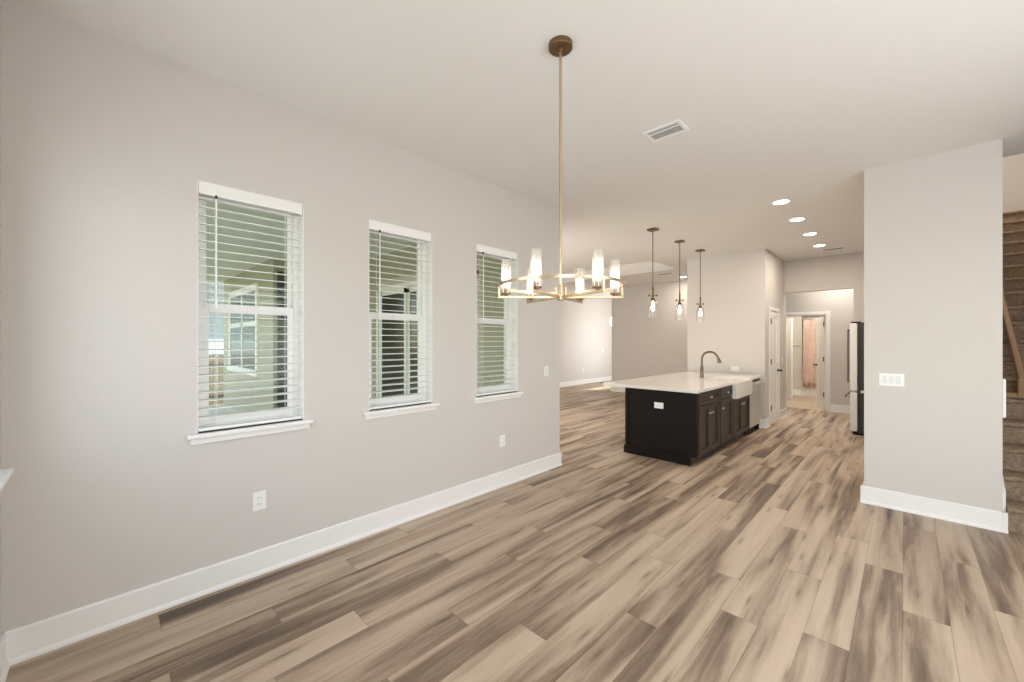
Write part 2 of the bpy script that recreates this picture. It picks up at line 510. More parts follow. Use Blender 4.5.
def window_x(n, yc, label):
    y0, y1 = yc - WW / 2, yc + WW / 2
    zm = 1.705
    XG = -3.115
    m = MB()   # outer vinyl frame
    m.frame('x', -3.16, -3.07, y0, y1, WZ0, WZ1, .035, .035, .03, .035)
    f = m.build('window_%d' % n, VINYL); struct(f, label); ORG[f.name] = Vector((0, 0, 0))
    a, b = y0 + .0355, y1 - .0355
    s = MB()   # lower sash, nearer the room
    s.frame('x', -3.10, -3.075, a, b, WZ0 + .031, zm + .028, .034, .034, .04, .056, .002)
    s.box(-3.0745, -3.064, yc - .03, yc + .03, zm - .005, zm + .010, .003)
    s.build('lower_sash', VINYL, f)
    s = MB()
    s.frame('x', -3.135, -3.108, a, b, zm - .02, WZ1 - .0355, .026, .026, .035, .027, .002)
    s.build('upper_sash', VINYL, f)
    MB().box(-3.090, -3.086, a + .03, b - .03, WZ0 + .065, zm - .02).build('lower_glass', GLASS, f)
    MB().box(-3.124, -3.120, a + .026, b - .026, zm + .015, WZ1 - .062).build('upper_glass', GLASS, f)
    s = MB()   # white jamb liners in the reveal
    s.box(-3.07, XL - .001, y0, y0 + .004, WZ0, WZ1 - .004).box(-3.07, XL - .001, y1 - .004, y1, WZ0, WZ1 - .004).box(-3.07, XL - .001, y0, y1, WZ1 - .0039, WZ1)
    s.build('jamb', TRIM, f)
    s = MB()   # stool and apron
    s.box(-3.07, XL, y0, y1, WZ0 - .025, WZ0)
    s.box(XL, XL + .045, y0 - .050, y1 + .050, WZ0 - .025, WZ0, .006)
    s.build('window_sill', TRIM, f)
    MB().box(XL, XL + .016, y0 - .035, y1 + .035, WZ0 - .062, WZ0 - .025, .003).build('apron', TRIM, f)
    return f

for i, y in enumerate(WINY):
    window_x(i + 1, y, ['white double hung window nearest the camera', 'white double hung window in the middle of the left wall', 'white double hung window nearest the kitchen'][i])

# blinds --------------------------------------------------------------


def make_blind():
    yc = 0.0
    t = thing('window_blind', '-', 'blind', (-3.00, yc, WZ0), 'white slatted blinds in the left wall windows')
    hw = WW / 2 - .006
    X0, X1 = -3.050, -2.992
    m = MB(); m.box(X0, X1 - .006, yc - hw, yc + hw, WZ1 - .048, WZ1 - .002, .002)
    m.build('headrail', BLIND, t)
    m = MB(); m.box(X1 - .006, X1 + .006, yc - hw, yc + hw, WZ1 - .075, WZ1 - .002, .004)
    m.build('valance', BLIND, t)
    m = MB()
    z = WZ1 - .095; pitch = .0505
    n = 0
    while z > WZ0 + .05:
        tl = math.radians(4)
        M = Matrix.Translation((-3.021, yc, z)) @ Matrix.Rotation(tl, 4, 'Y')
        m.box(-.029, .029, -hw, hw, -.0019, .0019, 0, M)
        z -= pitch; n += 1
    zb = z + pitch
    m.build('slats', BLIND, t)
    m = MB(); m.box(X0 + .002, X1 + .002, yc - hw, yc + hw, WZ0 + .006, WZ0 + .024, .004)
    m.build('bottom_rail', BLIND, t)
    for dy in (-hw + .09, hw - .09):
        m = MB()
        for xx in (X0 - .001, X1 + .001):
            m.tube([(xx, yc + dy, WZ0 + .02), (xx, yc + dy, WZ1 - .05)], .0018, 6)
        m.build('ladder_cord', CORD, t)
    m = MB(); m.tube([(X1 + .012, yc - hw + .085, 1.71), (X1 + .012, yc - hw + .085, WZ1 - .09)], .0042, 8)
    m.tube([(X1 + .012, yc - hw + .085, 1.695), (X1 + .012, yc - hw + .085, 1.735)], .0065, 8)
    w = m.build('tilt_wand', PLATE, t, smooth=True)
    MB().box(X1 + .004, X1 + .016, yc - hw + .080, yc - hw + .090, WZ1 - .088, WZ1 - .070).build('wand_hook', BLACK, w)
    return t

bl = make_blind()
blabs = ['open white slatted blind on the largest-looking window, nearest the camera',
         'open white slatted blind on the middle window, dark patio door behind it',
         'open white slatted blind on the narrow-looking window behind the chandelier']
for i, y in enumerate(WINY):
    o = bl if i == 0 else copy_tree(bl)
    o.location.y = y
    o['label'] = blabs[i]

# window in the end wall beside the camera (its sill tip shows at the left edge)
def frame_y(n, x0, x1, z0, z1, sill=True, mull=True):
    m = MB()
    m.frame('y', -0.48, -0.40, x0, x1, z0, z1, .04, .04, .04, .04)
    if mull:
        xm = (x0 + x1) / 2; m.box(xm - .03, xm + .03, -0.479, -0.401, z0 + .04, z1 - .04)
    f = m.build('window_%d' % n, VINYL); struct(f)
    MB().box(x0 + .04, x1 - .04, -0.445, -0.441, z0 + .04, z1 - .04).build('glass', GLASS, f)
    if sill:
        m = MB(); m.box(x0, x1, -0.40, -0.32, z0 - .025, z0)
        m.box(x0 - .032, x1 + .032, -0.32, -0.262, z0 - .025, z0, .006)
        m.build('window_sill', TRIM, f)
        MB().box(x0 - .018, x1 + .018, -0.32, -0.304, z0 - .062, z0 - .025, .003).build('apron', TRIM, f)
    return f
frame_y(4, -2.715, -1.20, WZ0, WZ1)
frame_y(5, 0.1, 1.6, 0.0, 2.4, sill=False)  # unseen opening added for fill from behind the camera
m = MB()
m.frame('x', 1.80, 1.88, 1.0, 3.6, .7, 2.45, .04, .04, .04, .04).box(1.801, 1.879, 2.27, 2.33, .74, 2.41)
f = struct(m.build('window_6', VINYL))  # unseen window added to go with the fill from the right
MB().box(1.838, 1.842, 1.04, 3.56, .74, 2.41).build('glass', GLASS, f)
m = MB()
m.frame('x', -6.0, -5.92, 11.6, 13.9, .4, 2.8, .05, .05, .05, .05)
f = struct(m.build('window_7', VINYL))
MB().box(-5.95, -5.946, 11.65, 13.85, .45, 2.75).build('glass', GLASS, f)

# ------------------------------------------------------------------ doors and casings


def casing_mb_y(x0, x1, yf, z1, w=.065, t=.016, sgn=-1):
    """casing on a wall facing -y (front at yf)"""
    m = MB()
    a, b = (yf - t, yf) if sgn < 0 else (yf, yf + t)
    m.box(x0 - w, x0, a, b, 0, z1 + w, .003).box(x1, x1 + w, a, b, 0, z1 + w, .003).box(x0, x1, a, b, z1, z1 + w, .003)
    return m
# bathroom doorway
m = casing_mb_y(-1.955, -1.20, 10.84, 2.07)
m.box(-1.955, -1.940, 10.84, 10.96, 0, 2.07).box(-1.215, -1.20, 10.84, 10.96, 0, 2.07).box(-1.94, -1.215, 10.84, 10.96, 2.055, 2.07)
struct(m.build('trim_1', TRIM), 'white casing round the bathroom doorway')


def door_leaf(width, height, th=.035):
    """leaf in local coords: x 0..width (hinge at 0), y 0..th, panels recessed both faces; returns MB"""
    m = MB()
    s = .11
    midz = 1.02
    m.box(0, s, 0, th, .01, height).box(width - s, width, 0, th, .01, height)
    m.box(s, width - s, 0, th, .01, .22).box(s, width - s, 0, th, height - s, height).box(s, width - s, 0, th, midz - .07, midz + .09)
    for z0, z1 in ((.22, midz - .07), (midz + .09, height - s)):
        m.box(s, width - s, .013, th - .013, z0, z1)
        m.box(s + .035, width - s - .035, .005, th - .005, z0 + .035, z1 - .035, .005)
    return m


def place_door(name, hinge, ang, width, height, label, knob_z=.95, flip=1):
    M = Matrix.Translation(hinge) @ Matrix.Rotation(ang, 4, 'Z')
    m = door_leaf(width, height)
    bmesh.ops.transform(m.bm, matrix=M, verts=m.bm.verts)
    d = m.build(name, DOORM, origin=hinge); struct(d, label)
    kb = MB()
    for s_ in (-1, 1):
        yb = 0 if s_ < 0 else .035
        c = M @ Vector((width - .065, yb, knob_z)); e = M @ Vector((width - .065, yb + s_ * .012, knob_z))
        kb.tube([c, e], .028, 14)
        e2 = M @ Vector((width - .065, yb + s_ * .04, knob_z)); kb.tube([e, e2], .011, 10)
        e3 = M @ Vector((width - .065, yb + s_ * .052, knob_z)); e4 = M @ Vector((width - .065, yb + s_ * .066, knob_z))
        kb.tube([e2, e3, e4], [.014, .027, .018], 14)
    k = kb.build('door_knob', BLACK, d, smooth=True)
    return d, M


def hinges(d, M, zs, side):
    for z in zs:
        h = MB()
        y0, y1 = (-.013, .004) if side < 0 else (.031, .042)
        h.box(-.012, .030, y0, y1, z - .045, z + .045, 0, M)
        p = [M @ Vector((-.006, (y0 + y1) / 2 + side * .004, z - .05)), M @ Vector((-.006, (y0 + y1) / 2 + side * .004, z + .05))]
        h.tube(p, .008, 8)
        h.build('hinge', BLACK, d)

# pantry door: closed, in wall facing +x ; hinge at the near side
d, M = place_door('door_1', (PX + .008, 8.335, 0), PI / 2, .63, 2.03, 'closed white two-panel pantry door')
# leaf runs along +y; faces: local y -> -x
hinges(d, M @ Matrix.Translation((0, 0, 0)), (.30, 1.13, 1.85), -1)
m = MB()
w_ = .065
m.box(PX, PX + .016, 8.32 - w_, 8.32, 0, 2.05 + w_, .003).box(PX, PX + .016, 8.98, 8.98 + w_, 0, 2.05 + w_, .003).box(PX, PX + .016, 8.32, 8.98, 2.05, 2.05 + w_, .003)
m.box(PX - .12, PX, 8.32, 8.333, 0, 2.05).box(PX - .12, PX, 8.967, 8.98, 0, 2.05).box(PX - .12, PX, 8.333, 8.967, 2.037, 2.05)
m.box(PX - .075, PX - .055, 8.333, 8.967, 0, 2.037)
struct(m.build('trim_2', TRIM), 'white casing round the pantry door')
# open bathroom door
a = math.atan2(.685, -.215)
d, M = place_door('door_2', (-1.222, 10.95, 0), a, .72, 2.03, 'open white bathroom door hinged on the right')
hinges(d, M, (.34, 1.11, 1.86), 1)
# white linen door deep in the bathroom
a2 = math.atan2(.57, -.40)
d, M = place_door('door_3', (-2.04, 12.30, 0), a2, .66, 2.08, 'white door standing open inside the bathroom', knob_z=.93)

# ------------------------------------------------------------------ patio, seen through the blinds
struct(MB().box(-12.3, -3.16, -3.0, 3.45, -0.22, -0.08).build('floor_patio', CONCRETE))
struct(MB().box(-12.3, -3.16, -3.0, 3.45, 3.0, 3.2).build('ceiling_patio', PATCEIL))


def siding(mb, axis, f, lo, hi, z0, z1, out, holes=()):
    """lap siding boards; f = face coordinate, out = outward sign"""
    h = .165; z = z0
    while z < z1 - 1e-4:
        zt = min(z + h, z1)
        cuts = sorted([(a, b) for (a, b, q0, q1) in holes if q0 < zt - .01 and q1 > z + .01])
        cur = lo
        for a, b in cuts + [(hi, hi)]:
            if a > cur:
                if axis == 'y': mb.box(cur, a, f, f + out * .012, z, zt - .004).box(cur, a, f, f + out * .004, zt - .004, zt)
                else: mb.box(f, f + out * .012, cur, a, z, zt - .004).box(f, f + out * .004, cur, a, zt - .004, zt)
            cur = b
        z = zt
    return mb

wing = MB(); wing.box(-12.25, -8.2, 2.17, 3.45, -.1, 3.0)
siding(wing, 'y', 2.17, -12.25, -8.08, -.1, 3.0, -1)
wing.box(-8.2, -8.08, 2.17, 3.45, -.1, 3.0)
struct(wing.build('wall_patio_wing', SIDING))
pw = MB(); siding(pw, 'y', 3.45, -8.08, -3.16, -.08, 3.0, -1, [(-6.78, -3.91, -.1, 2.50)])
struct(pw.build('wall_patio_back', SIDING))
# dark panel added on the wing's return for the dark strip there
m = MB(); m.box(-8.08, -8.05, 2.22, 3.42, -.06, 2.75, .004)
struct(m.build('wing_dark_panel', mat('wing_panel_dark', (.07, .075, .055), .7, spec=.15)), 'dark panel added on the patio wing return')
# window in the wing
wx0, wx1, wz0, wz1 = -11.35, -9.15, .93, 2.50
m = MB()
m.box(wx0 - .12, wx0, 2.12, 2.17, wz0 - .12, wz1 + .14, .006).box(wx1, wx1 + .12, 2.12, 2.17, wz0 - .12, wz1 + .14, .006)
m.box(wx0, wx1, 2.12, 2.17, wz1, wz1 + .14, .006).box(wx0 - .16, wx1 + .16, 2.09, 2.17, wz0 - .12, wz0, .006)
m.box(wx0, wx1, 2.125, 2.165, 1.80, 1.90)
xm = (wx0 + wx1) / 2; m.box(xm - .05, xm + .05, 2.125, 2.165, wz0, wz1)
f = struct(m.build('window_8', VINYL), 'white framed patio window with dark panes')
MB().box(wx0, wx1, 2.135, 2.158, wz0, wz1).build('glass', mat('teal_dark_glass', (.12, .17, .165), .2), f)
# sliding patio door
m = MB()
X0, X1 = -6.72, -3.97
for a_, b_ in ((X0, X0 + .07), (X1 - .07, X1)):
    m.box(a_, b_, 3.42, 3.52, 0, 2.44)
m.box(X0, X1, 3.42, 3.52, 2.37, 2.44).box(X0, X1, 3.42, 3.52, -.05, .05)
f = struct(m.build('door_5', VINYL), 'white framed sliding glass patio door')
k = 3; wd = (X1 - X0 - .14) / k
for i in range(k):
    a_ = X0 + .07 + i * wd; b_ = a_ + wd
    m = MB(); yy = 3.455 + (.03 if i % 2 else 0)
    m.box(a_, a_ + .06, yy, yy + .035, .05, 2.37).box(b_ - .06, b_, yy, yy + .035, .05, 2.37).box(a_, b_, yy, yy + .035, 2.29, 2.37).box(a_, b_, yy, yy + .035, .05, .15)
    s = m.build('sliding_panel', VINYL, f)
    MB().box(a_ + .06, b_ - .06, yy + .01, yy + .02, .15, 2.29).build('pane', OPAQUEPANE, s)
# outdoors
struct(MB().box(-40, -12.3, -25, 30, -.6, -.35).box(-12.3, 12, -25, -3, -.6, -.35).build('ground', GRASS))
fn = thing('privacy_fence', 'brown vertical board fence seen through the window nearest the camera', 'fence', (-14.2, 2.5, -.36))
m = MB()
y = -3.0
while y < 9:
    m.box(-14.2, -14.18, y, y + .135, -.36, 1.12 + random.uniform(-.01, .01)); y += .145
m.build('boards', FENCE, fn)
MB().box(-14.18, -14.14, -3, 9, -.05, .04).box(-14.18, -14.14, -3, 9, .85, .94).build('rail', FENCE, fn)
nb = thing('neighbour_house', 'pale neighbouring house with grey roof beyond the brown fence', 'house', (-22, 5, -.4))
MB().box(-26, -20, -4, 14, -.4, 3.05).build('wall', NEIGH, nb)
m = MB()
vs = [(-19.4, 2.95), (-23, 4.9), (-26.6, 2.95)]
a_ = [m.bm.verts.new((x, -4.6, z)) for x, z in vs]; b_ = [m.bm.verts.new((x, 14.6, z)) for x, z in vs]
m.bm.faces.new(a_); m.bm.faces.new(b_)
for i in range(3):
    j = (i + 1) % 3; m.bm.faces.new((a_[i], a_[j], b_[j], b_[i]))
m.build('roof', ROOFM, nb)

# ------------------------------------------------------------------ chandelier
CX, CY = -1.319, 1.721
CAN = math.atan(393 / 402.0)
ch = thing('chandelier', 'brass ring chandelier with six lit crackled glass cylinders on a long rod', 'chandelier', (CX, CY, CEIL))
m = MB(); m.lathe([(0.0001, -.028), (.060, -.028), (.064, -.024), (.064, 0), (0.0001, 0)], (CX, CY, CEIL), 36, cap=False)
m.lathe([(.012, -.045), (.016, -.028)], (CX, CY, CEIL), 16)
m.build('canopy', BRASSD, ch, smooth=True)
m = MB(); m.tube([(CX, CY, 1.76), (CX, CY, 3.05)], .0075, 14)
m.build('rod', BRASS, ch, smooth=True)
m = MB()
m.lathe([(.0001, 1.715), (.016, 1.717), (.020, 1.724), (.020, 1.750), (.013, 1.758), (.013, 1.795), (.010, 1.802), (.0001, 1.803)], (CX, CY, 0), 24, cap=False)
for k in range(6):
    an = CAN + PI / 6 + k * PI / 3
    x, y = CX + .030 * math.cos(an), CY + .030 * math.sin(an)
    m.tube([(x, y, 1.738), (x, y, 1.785)], .004, 8)
m.build('hub', BRASS, ch, smooth=True)
m = MB()
R = .328
prof = [(R - .006, 1.788), (R + .006, 1.788), (R + .006, 1.802), (R - .006, 1.802), (R - .006, 1.788)]
m.lathe(prof, (CX, CY, 0), 96, cap=False)
m.build('ring', BRASS, ch, smooth=True)
for k in range(6):
    an = CAN + k * PI / 3          # camera's right axis is at angle CAN
    dx, dy = math.cos(an), math.sin(an)
    m = MB()
    M = Matrix.Translation((CX, CY, 0)) @ Matrix.Rotation(an, 4, 'Z')
    m.box(.02, R + .006, -.006, .006, 1.728, 1.741, .0015, M)
    m.box(R - .006, R + .006, -.006, .006, 1.741, 1.79, .0015, M)
    m.build('arm', BRASS, ch)
    px, py = CX + .292 * dx, CY + .292 * dy
    m = MB(); m.lathe([(.0001, 1.741), (.010, 1.741), (.010, 1.748), (.026, 1.750), (.027, 1.756), (.012, 1.757), (.011, 1.785), (.0001, 1.785)], (px, py, 0), 20, cap=False)
    m.build('candle_cup', BRASSD, ch, smooth=True)
    m = MB(); m.lathe([(.0265, 1.757), (.0265, 1.933), (.0245, 1.933), (.0245, 1.757), (.0265, 1.757)], (px, py, 0), 28, cap=False)
    m.build('glass_shade', SHADE, ch, smooth=True)
    m = MB(); m.lathe([(.0001, 1.785), (.009, 1.787), (.0165, 1.80), (.0175, 1.835), (.014, 1.862), (.006, 1.880), (.0001, 1.882)], (px, py, 0), 16, cap=False)
    m.build('bulb', BULB, ch, smooth=True)

# ------------------------------------------------------------------ island pendants


def make_pendant():
    t = thing('pendant_light', '-', 'pendant light', (0, 0, CEIL), 'glass pendants over the island')
    MB().box(-.062, .062, -.062, .062, CEIL - .022, CEIL, .003).build('canopy', BRASSD, t)
    MB().tube([(0, 0, 2.22), (0, 0, CEIL - .02)], .0075, 10).build('rod', NICKEL, t, smooth=True)
    m = MB(); m.tube([(0, 0, 2.13), (0, 0, 2.27)], .0125, 12)
    m.build('stem', BRASSD, t, smooth=True)
    m = MB(); ux, uy = math.cos(CAN), math.sin(CAN)
    m.tube([(-.05 * ux, -.05 * uy, 2.145), (.05 * ux, .05 * uy, 2.145)], .004, 8)
    for s_ in (-1, 1):
        m.lathe([(.0001, -.016), (.013, -.011), (.016, 0), (.013, .011), (.0001, .016)], (s_ * .052 * ux, s_ * .052 * uy, 2.147), 12, cap=False)
    m.build('crossbar', BRASSD, t, smooth=True)
    MB().lathe([(.0001, 2.135), (.012, 2.132), (.026, 2.105), (.030, 2.085), (.020, 2.070), (.0001, 2.070)], (0, 0, 0), 20, cap=False).build('socket_cap', BRASSD, t, smooth=True)
    m = MB(); m.lathe([(.024, 2.098), (.048, 2.075), (.062, 2.04), (.065, 2.0), (.065, 1.835), (.063, 1.835), (.063, 2.0), (.060, 2.038), (.046, 2.072), (.024, 2.094)], (0, 0, 0), 32, cap=False)
    m.build('glass_shade', CLEAR, t, smooth=True)
    MB().lathe([(.0001, 1.925), (.010, 1.930), (.021, 1.95), (.025, 1.972), (.020, 2.005), (.012, 2.035), (.012, 2.068), (.0001, 2.07)], (0, 0, 0), 18, cap=False).build('bulb', BULBP, t, smooth=True)
    return t
pn = make_pendant()
for i, (y, lb) in enumerate(((5.48, 'nearest clear glass pendant over the island, leftmost in the photo'),
                             (6.43, 'middle clear glass pendant over the island'),
                             (7.33, 'farthest clear glass pendant, by the pantry wall'))):
    o = pn if i == 0 else copy_tree(pn)
    o.location = (-2.56, y, CEIL); o['label'] = lb

# ------------------------------------------------------------------ recessed lights, vents


def make_downlight():
    t = thing('recessed_light', '-', 'ceiling light', (0, 0, CEIL), 'recessed ceiling lights')
    MB().lathe([(.075, -.004), (.094, -.006), (.096, 0), (.075, 0), (.075, -.004)], (0, 0, CEIL), 32, cap=False).build('trim_ring', PLATE, t, smooth=True)
    MB().lathe([(.0001, -.003), (.076, -.003), (.076, -.0005), (.0001, -.0005)], (0, 0, CEIL), 32, cap=False).build('lens', LENS, t)
    return t
dl = make_downlight()
spots = [(-1.012, 5.44, 'recessed ceiling light nearest the camera in the row of four'),
         (-1.010, 6.37, 'second recessed ceiling light from the camera in the row of four'),
         (-1.010, 7.37, 'third recessed ceiling light from the camera in the row of four'),
         (-1.018, 8.36, 'farthest recessed ceiling light in the row, beside the slim vent'),
         (-3.944, 10.11, 'recessed ceiling light above the far living room wall')]
for i, (x, y, lb) in enumerate(spots):
    o = dl if i == 0 else copy_tree(dl)
    o.location = (x, y, CEIL); o['label'] = lb
    area('downlight_glow', (x, y, CEIL - .012), .13, 13, WARM, (0, 0, 0))


def vent(x0, x1, y0, y1, label, n=7):
    t = thing('ceiling_vent', label, 'vent', ((x0 + x1) / 2, (y0 + y1) / 2, CEIL), 'white ceiling air vents')
    b = .026
    m = MB()
    m.box(x0, x1, y0, y0 + b, CEIL - .009, CEIL, .002).box(x0, x1, y1 - b, y1, CEIL - .009, CEIL, .002)
    m.box(x0, x0 + b, y0 + b, y1 - b, CEIL - .009, CEIL, .002).box(x1 - b, x1, y0 + b, y1 - b, CEIL - .009, CEIL, .002)
    m.build('frame', PLATE, t)
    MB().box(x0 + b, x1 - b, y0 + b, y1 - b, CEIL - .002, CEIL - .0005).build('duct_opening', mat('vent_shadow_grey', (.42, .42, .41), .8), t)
    m = MB()
    for k in range(n):
        yy = y0 + b + (k + .5) * (y1 - y0 - 2 * b) / n
        M = Matrix.Translation(((x0 + x1) / 2, yy, CEIL - .006)) @ Matrix.Rotation(math.radians(34), 4, 'X')
        m.box(-(x1 - x0) / 2 + b, (x1 - x0) / 2 - b, -.0055, .0055, -.0006, .0006, 0, M)
    m.build('louvers', PLATE if n > 5 else SLOT, t)  # slim vents' louvers coloured dark to paint in the shade between them
    if n > 5: MB().box(x0 + b, x1 - b, y0 + b + .037, y0 + b + .046, CEIL - .0095, CEIL - .002).build('damper_bar', PLATE, t)
vent(-1.437, -1.155, 2.895, 3.085, 'white rectangular ceiling vent beside the chandelier rod')
vent(-1.05, -.72, 8.74, 8.88, 'slim ceiling vent past the row of recessed lights', 5)
vent(-4.25, -3.87, 9.25, 9.40, 'slim ceiling vent beyond the living room tray', 5)

# ------------------------------------------------------------------ outlets and switches


def plate(name, label, cat, c, axis, out, w, h, kind, group=None):
    """axis: wall normal axis; out: +-1"""
    t = thing(name, label, cat, c, group)
    def bx(u0, u1, z0, z1, d0, d1, bev=0.0):
        m = MB()
        if axis == 'x': m.box(c[0] + out * d0, c[0] + out * d1, c[1] + u0, c[1] + u1, c[2] + z0, c[2] + z1, bev)
        else: m.box(c[0] + u0, c[0] + u1, c[1] + out * d0, c[1] + out * d1, c[2] + z0, c[2] + z1, bev)
        return m
    bx(-w / 2, w / 2, -h / 2, h / 2, 0, .006, .002).build('cover_plate', PLATE, t)
    if kind == 'outlet':
        for s_ in (-1, 1):
            r = bx(-.017, .017, s_ * .021 - .014, s_ * .021 + .014, .006, .008, .001).build('receptacle', PLATE, t)
            mm = bx(-.009, -.006, s_ * .021 - .004, s_ * .021 + .007, .008, .0084)
            q = bx(.006, .009, s_ * .021 - .004, s_ * .021 + .005, .008, .0084)
            mm.bm.from_mesh(q_mesh(q)); mm.build('slots', SLOT, r)
    elif kind == 'outlet_h':
        for s_ in (-1, 1):
            r = bx(s_ * .021 - .014, s_ * .021 + .014, -.017, .017, .006, .008, .001).build('receptacle', PLATE, t)
            mm = bx(s_ * .021 - .004, s_ * .021 + .006, -.009, -.006, .008, .0084)
            q = bx(s_ * .021 - .004, s_ * .021 + .006, .006, .009, .008, .0084)
            mm.bm.from_mesh(q_mesh(q)); mm.build('slots', SLOT, r)
    else:
        n = kind
        for k in range(n):
            u = (k - (n - 1) / 2) * .043
            bx(u - .016, u + .016, -.033, .033, .006, .0095, .0015).build('rocker_switch', ROCK, t)
    return t


def q_mesh(mb):
    me = bpy.data.meshes.new('q'); mb.bm.to_mesh(me); mb.bm.free(); return me
plate('wall_outlet', 'white wall outlet low under the window nearest the camera', 'outlet', (XL, .716, .470), 'x', 1, .075, .118, 'outlet')
plate('wall_outlet', 'white wall outlet low below the third window', 'outlet', (XL, 2.902, .468), 'x', 1, .075, .118, 'outlet')
plate('light_switch', 'white light switch near the open end of the left wall', 'switch', (XL, 3.615, 1.15), 'x', 1, .075, .118, 1)
plate('light_switch', 'wide white switch plate with three rockers on the partition', 'switch', (-.0865, 4.96, 1.152), 'y', -1, .165, .114, 3)
plate('wall_outlet', 'white horizontal outlet on the dark island end', 'outlet', (-2.235, 4.955, .682), 'y', -1, .118, .075, 'outlet_h')
plate('wall_outlet', 'white horizontal outlet on the pantry wall above the sink', 'outlet', (-2.185, 7.98, 1.00), 'y', -1, .125, .078, 'outlet_h')
plate('wall_outlet', 'small white outlet low on the bright living room wall', 'outlet', (-8.04, 11.77, .487), 'x', 1, .075, .118, 'outlet')
plate('light_switch', 'small white switch on the bright living room wall', 'switch', (-8.04, 13.05, 1.165), 'x', 1, .12, .118, 2)
plate('light_switch', 'white light switch on the pantry side wall past the door', 'switch', (PX, 9.34, 1.12), 'x', 1, .075, .118, 1)

# ------------------------------------------------------------------ kitchen island
FX = -1.775       # cabinet front face
CT = .915         # counter top height


def shaker(m, y0, y1, z0, z1, x=FX, s=.055):
    """door/drawer front on face x, sticking out to +x"""
    t = .020
    m.box(x, x + t, y0, y0 + s, z0, z1, .0015).box(x, x + t, y1 - s, y1, z0, z1, .0015)
    m.box(x, x + t, y0 + s, y1 - s, z0, z0 + s, .0015).box(x, x + t, y0 + s, y1 - s, z1 - s, z1, .0015)
    m.box(x, x + .003, y0 + s, y1 - s, z0 + s, z1 - s)
    return m


def knob(par, y, z, x=FX + .02):
    m = MB(); m.tube([(x, y, z), (x + .012, y, z), (x + .016, y, z), (x + .026, y, z), (x + .030, y, z)], [.006, .006, .014, .015, .010], 14)
    m.build('knob', STEEL, par, smooth=True)


def carcass(y0, y1, z1=.875):
    m = MB(); m.box(-2.40, FX, y0, y1, .10, z1)
    m.box(-2.40, FX - .07, y0, y1, 0, .10)
    return m
ISL = 'dark espresso base cabinets of the island'
c = thing('base_cabinet', 'dark island cabinet at the near corner, wide drawer over two doors', 'cabinet', (-2.0, 5.3, 0), ISL)
carcass(4.966, 5.745).build('body', ESPRESSO2, c)
m = shaker(MB(), 4.995, 5.725, .722, .865, s=.04).build('drawer', ESPRESSO2, c)
knob(m, 5.365, .793)
for a_, b_, k_ in ((4.995, 5.357, 5.315), (5.363, 5.725, 5.405)):
    m = shaker(MB(), a_, b_, .125, .705).build('door', ESPRESSO2, c); knob(m, k_, .60)
c = thing('base_cabinet', 'narrow dark island cabinet left of the white sink', 'cabinet', (-2.0, 5.9, 0), ISL)
carcass(5.75, 6.305).build('body', ESPRESSO2, c)
m = shaker(MB(), 5.77, 6.29, .722, .865, s=.04).build('drawer', ESPRESSO2, c); knob(m, 6.03, .793)
m = shaker(MB(), 5.77, 6.29, .125, .705).build('door', ESPRESSO2, c); knob(m, 5.82, .60)
c = thing('base_cabinet', 'dark island cabinet with short double doors under the sink', 'cabinet', (-2.0, 6.6, 0), ISL)
carcass(6.31, 7.185, .665).build('body', ESPRESSO2, c)
for a_, b_, k_ in ((6.325, 6.742, 6.70), (6.748, 7.170, 6.79)):
    m = shaker(MB(), a_, b_, .125, .655).build('door', ESPRESSO2, c); knob(m, k_, .56)
# island body panels
c = thing('island_end_panel', 'black end panel of the island facing the camera, with a base moulding', 'cabinet', (-2.3, 4.95, 0))
m = MB(); m.box(-2.70, FX + .004, 4.955, 4.965, 0.10, .875).box(-2.70, FX - .065, 4.955, 4.965, 0, .10)
m.build('side_panel', ESPRESSO, c)
for a_, b_ in ((-2.70, -2.655), (FX - .045, FX + .006)):
    MB().box(a_, b_, 4.945, 4.955, .106, .875, .002).build('corner_stile', ESPRESSO, c)
m = MB(); m.box(-2.716, FX - .062, 4.935, 4.9549, 0, .095, .003).box(-2.712, FX - .066, 4.939, 4.9545, .0955, .105, .002)
m.build('base_moulding', ESPRESSO, c)
c = thing('island_back_panel', 'black back panel of the island under the seating overhang', 'cabinet', (-2.69, 6.4, 0))
MB().box(-2.70, -2.68, 4.967, 7.83, 0, .875).build('panel', ESPRESSO, c)
MB().box(-2.716, -2.7005, 4.967, 7.83, 0, .095, .003).build('base_moulding', ESPRESSO, c)
c = thing('island_filler_panel', 'thin dark panel closing the island beyond the dishwasher', 'cabinet', (-2.1, 7.82, 0))
MB().box(-2.67, FX, 7.80, 7.83, .0, .875).build('panel', ESPRESSO, c)

# counter
m = MB()
x0, x1 = -3.03, -1.748
m.box(x0, x1, 4.925, 6.32, .877, CT, .003)
m.box(x0, -2.23, 6.32, 7.13, .877, CT)
m.box(x0, x1, 7.13, 7.85, .877, CT, .003)
tag(m.build('countertop', QUARTZ), 'pale stone countertop on the dark island with a seating overhang', 'countertop')
# apron sink
m = MB()
sx0, sx1, sy0, sy1 = -2.225, -1.705, 6.325, 7.125
m.box(sx1 - .03, sx1, sy0, sy1, .672, .905, .008).box(sx0, sx0 + .02, sy0, sy1, .672, .905, .005)
m.box(sx0 + .02, sx1 - .03, sy0, sy0 + .02, .672, .905).box(sx0 + .02, sx1 - .03, sy1 - .02, sy1, .672, .905)
m.box(sx0 + .02, sx1 - .03, sy0 + .02, sy1 - .02, .672, .69)
snk = tag(m.build('farmhouse_sink', CERAMIC, origin=(-2, 6.6, .672)), 'white apron-front farmhouse sink set in the island', 'sink')
MB().lathe([(.0001, .0), (.045, 0), (.045, .003), (.0001, .003)], (-1.97, 6.72, .690), 20, cap=False).build('drain', STEEL, snk)
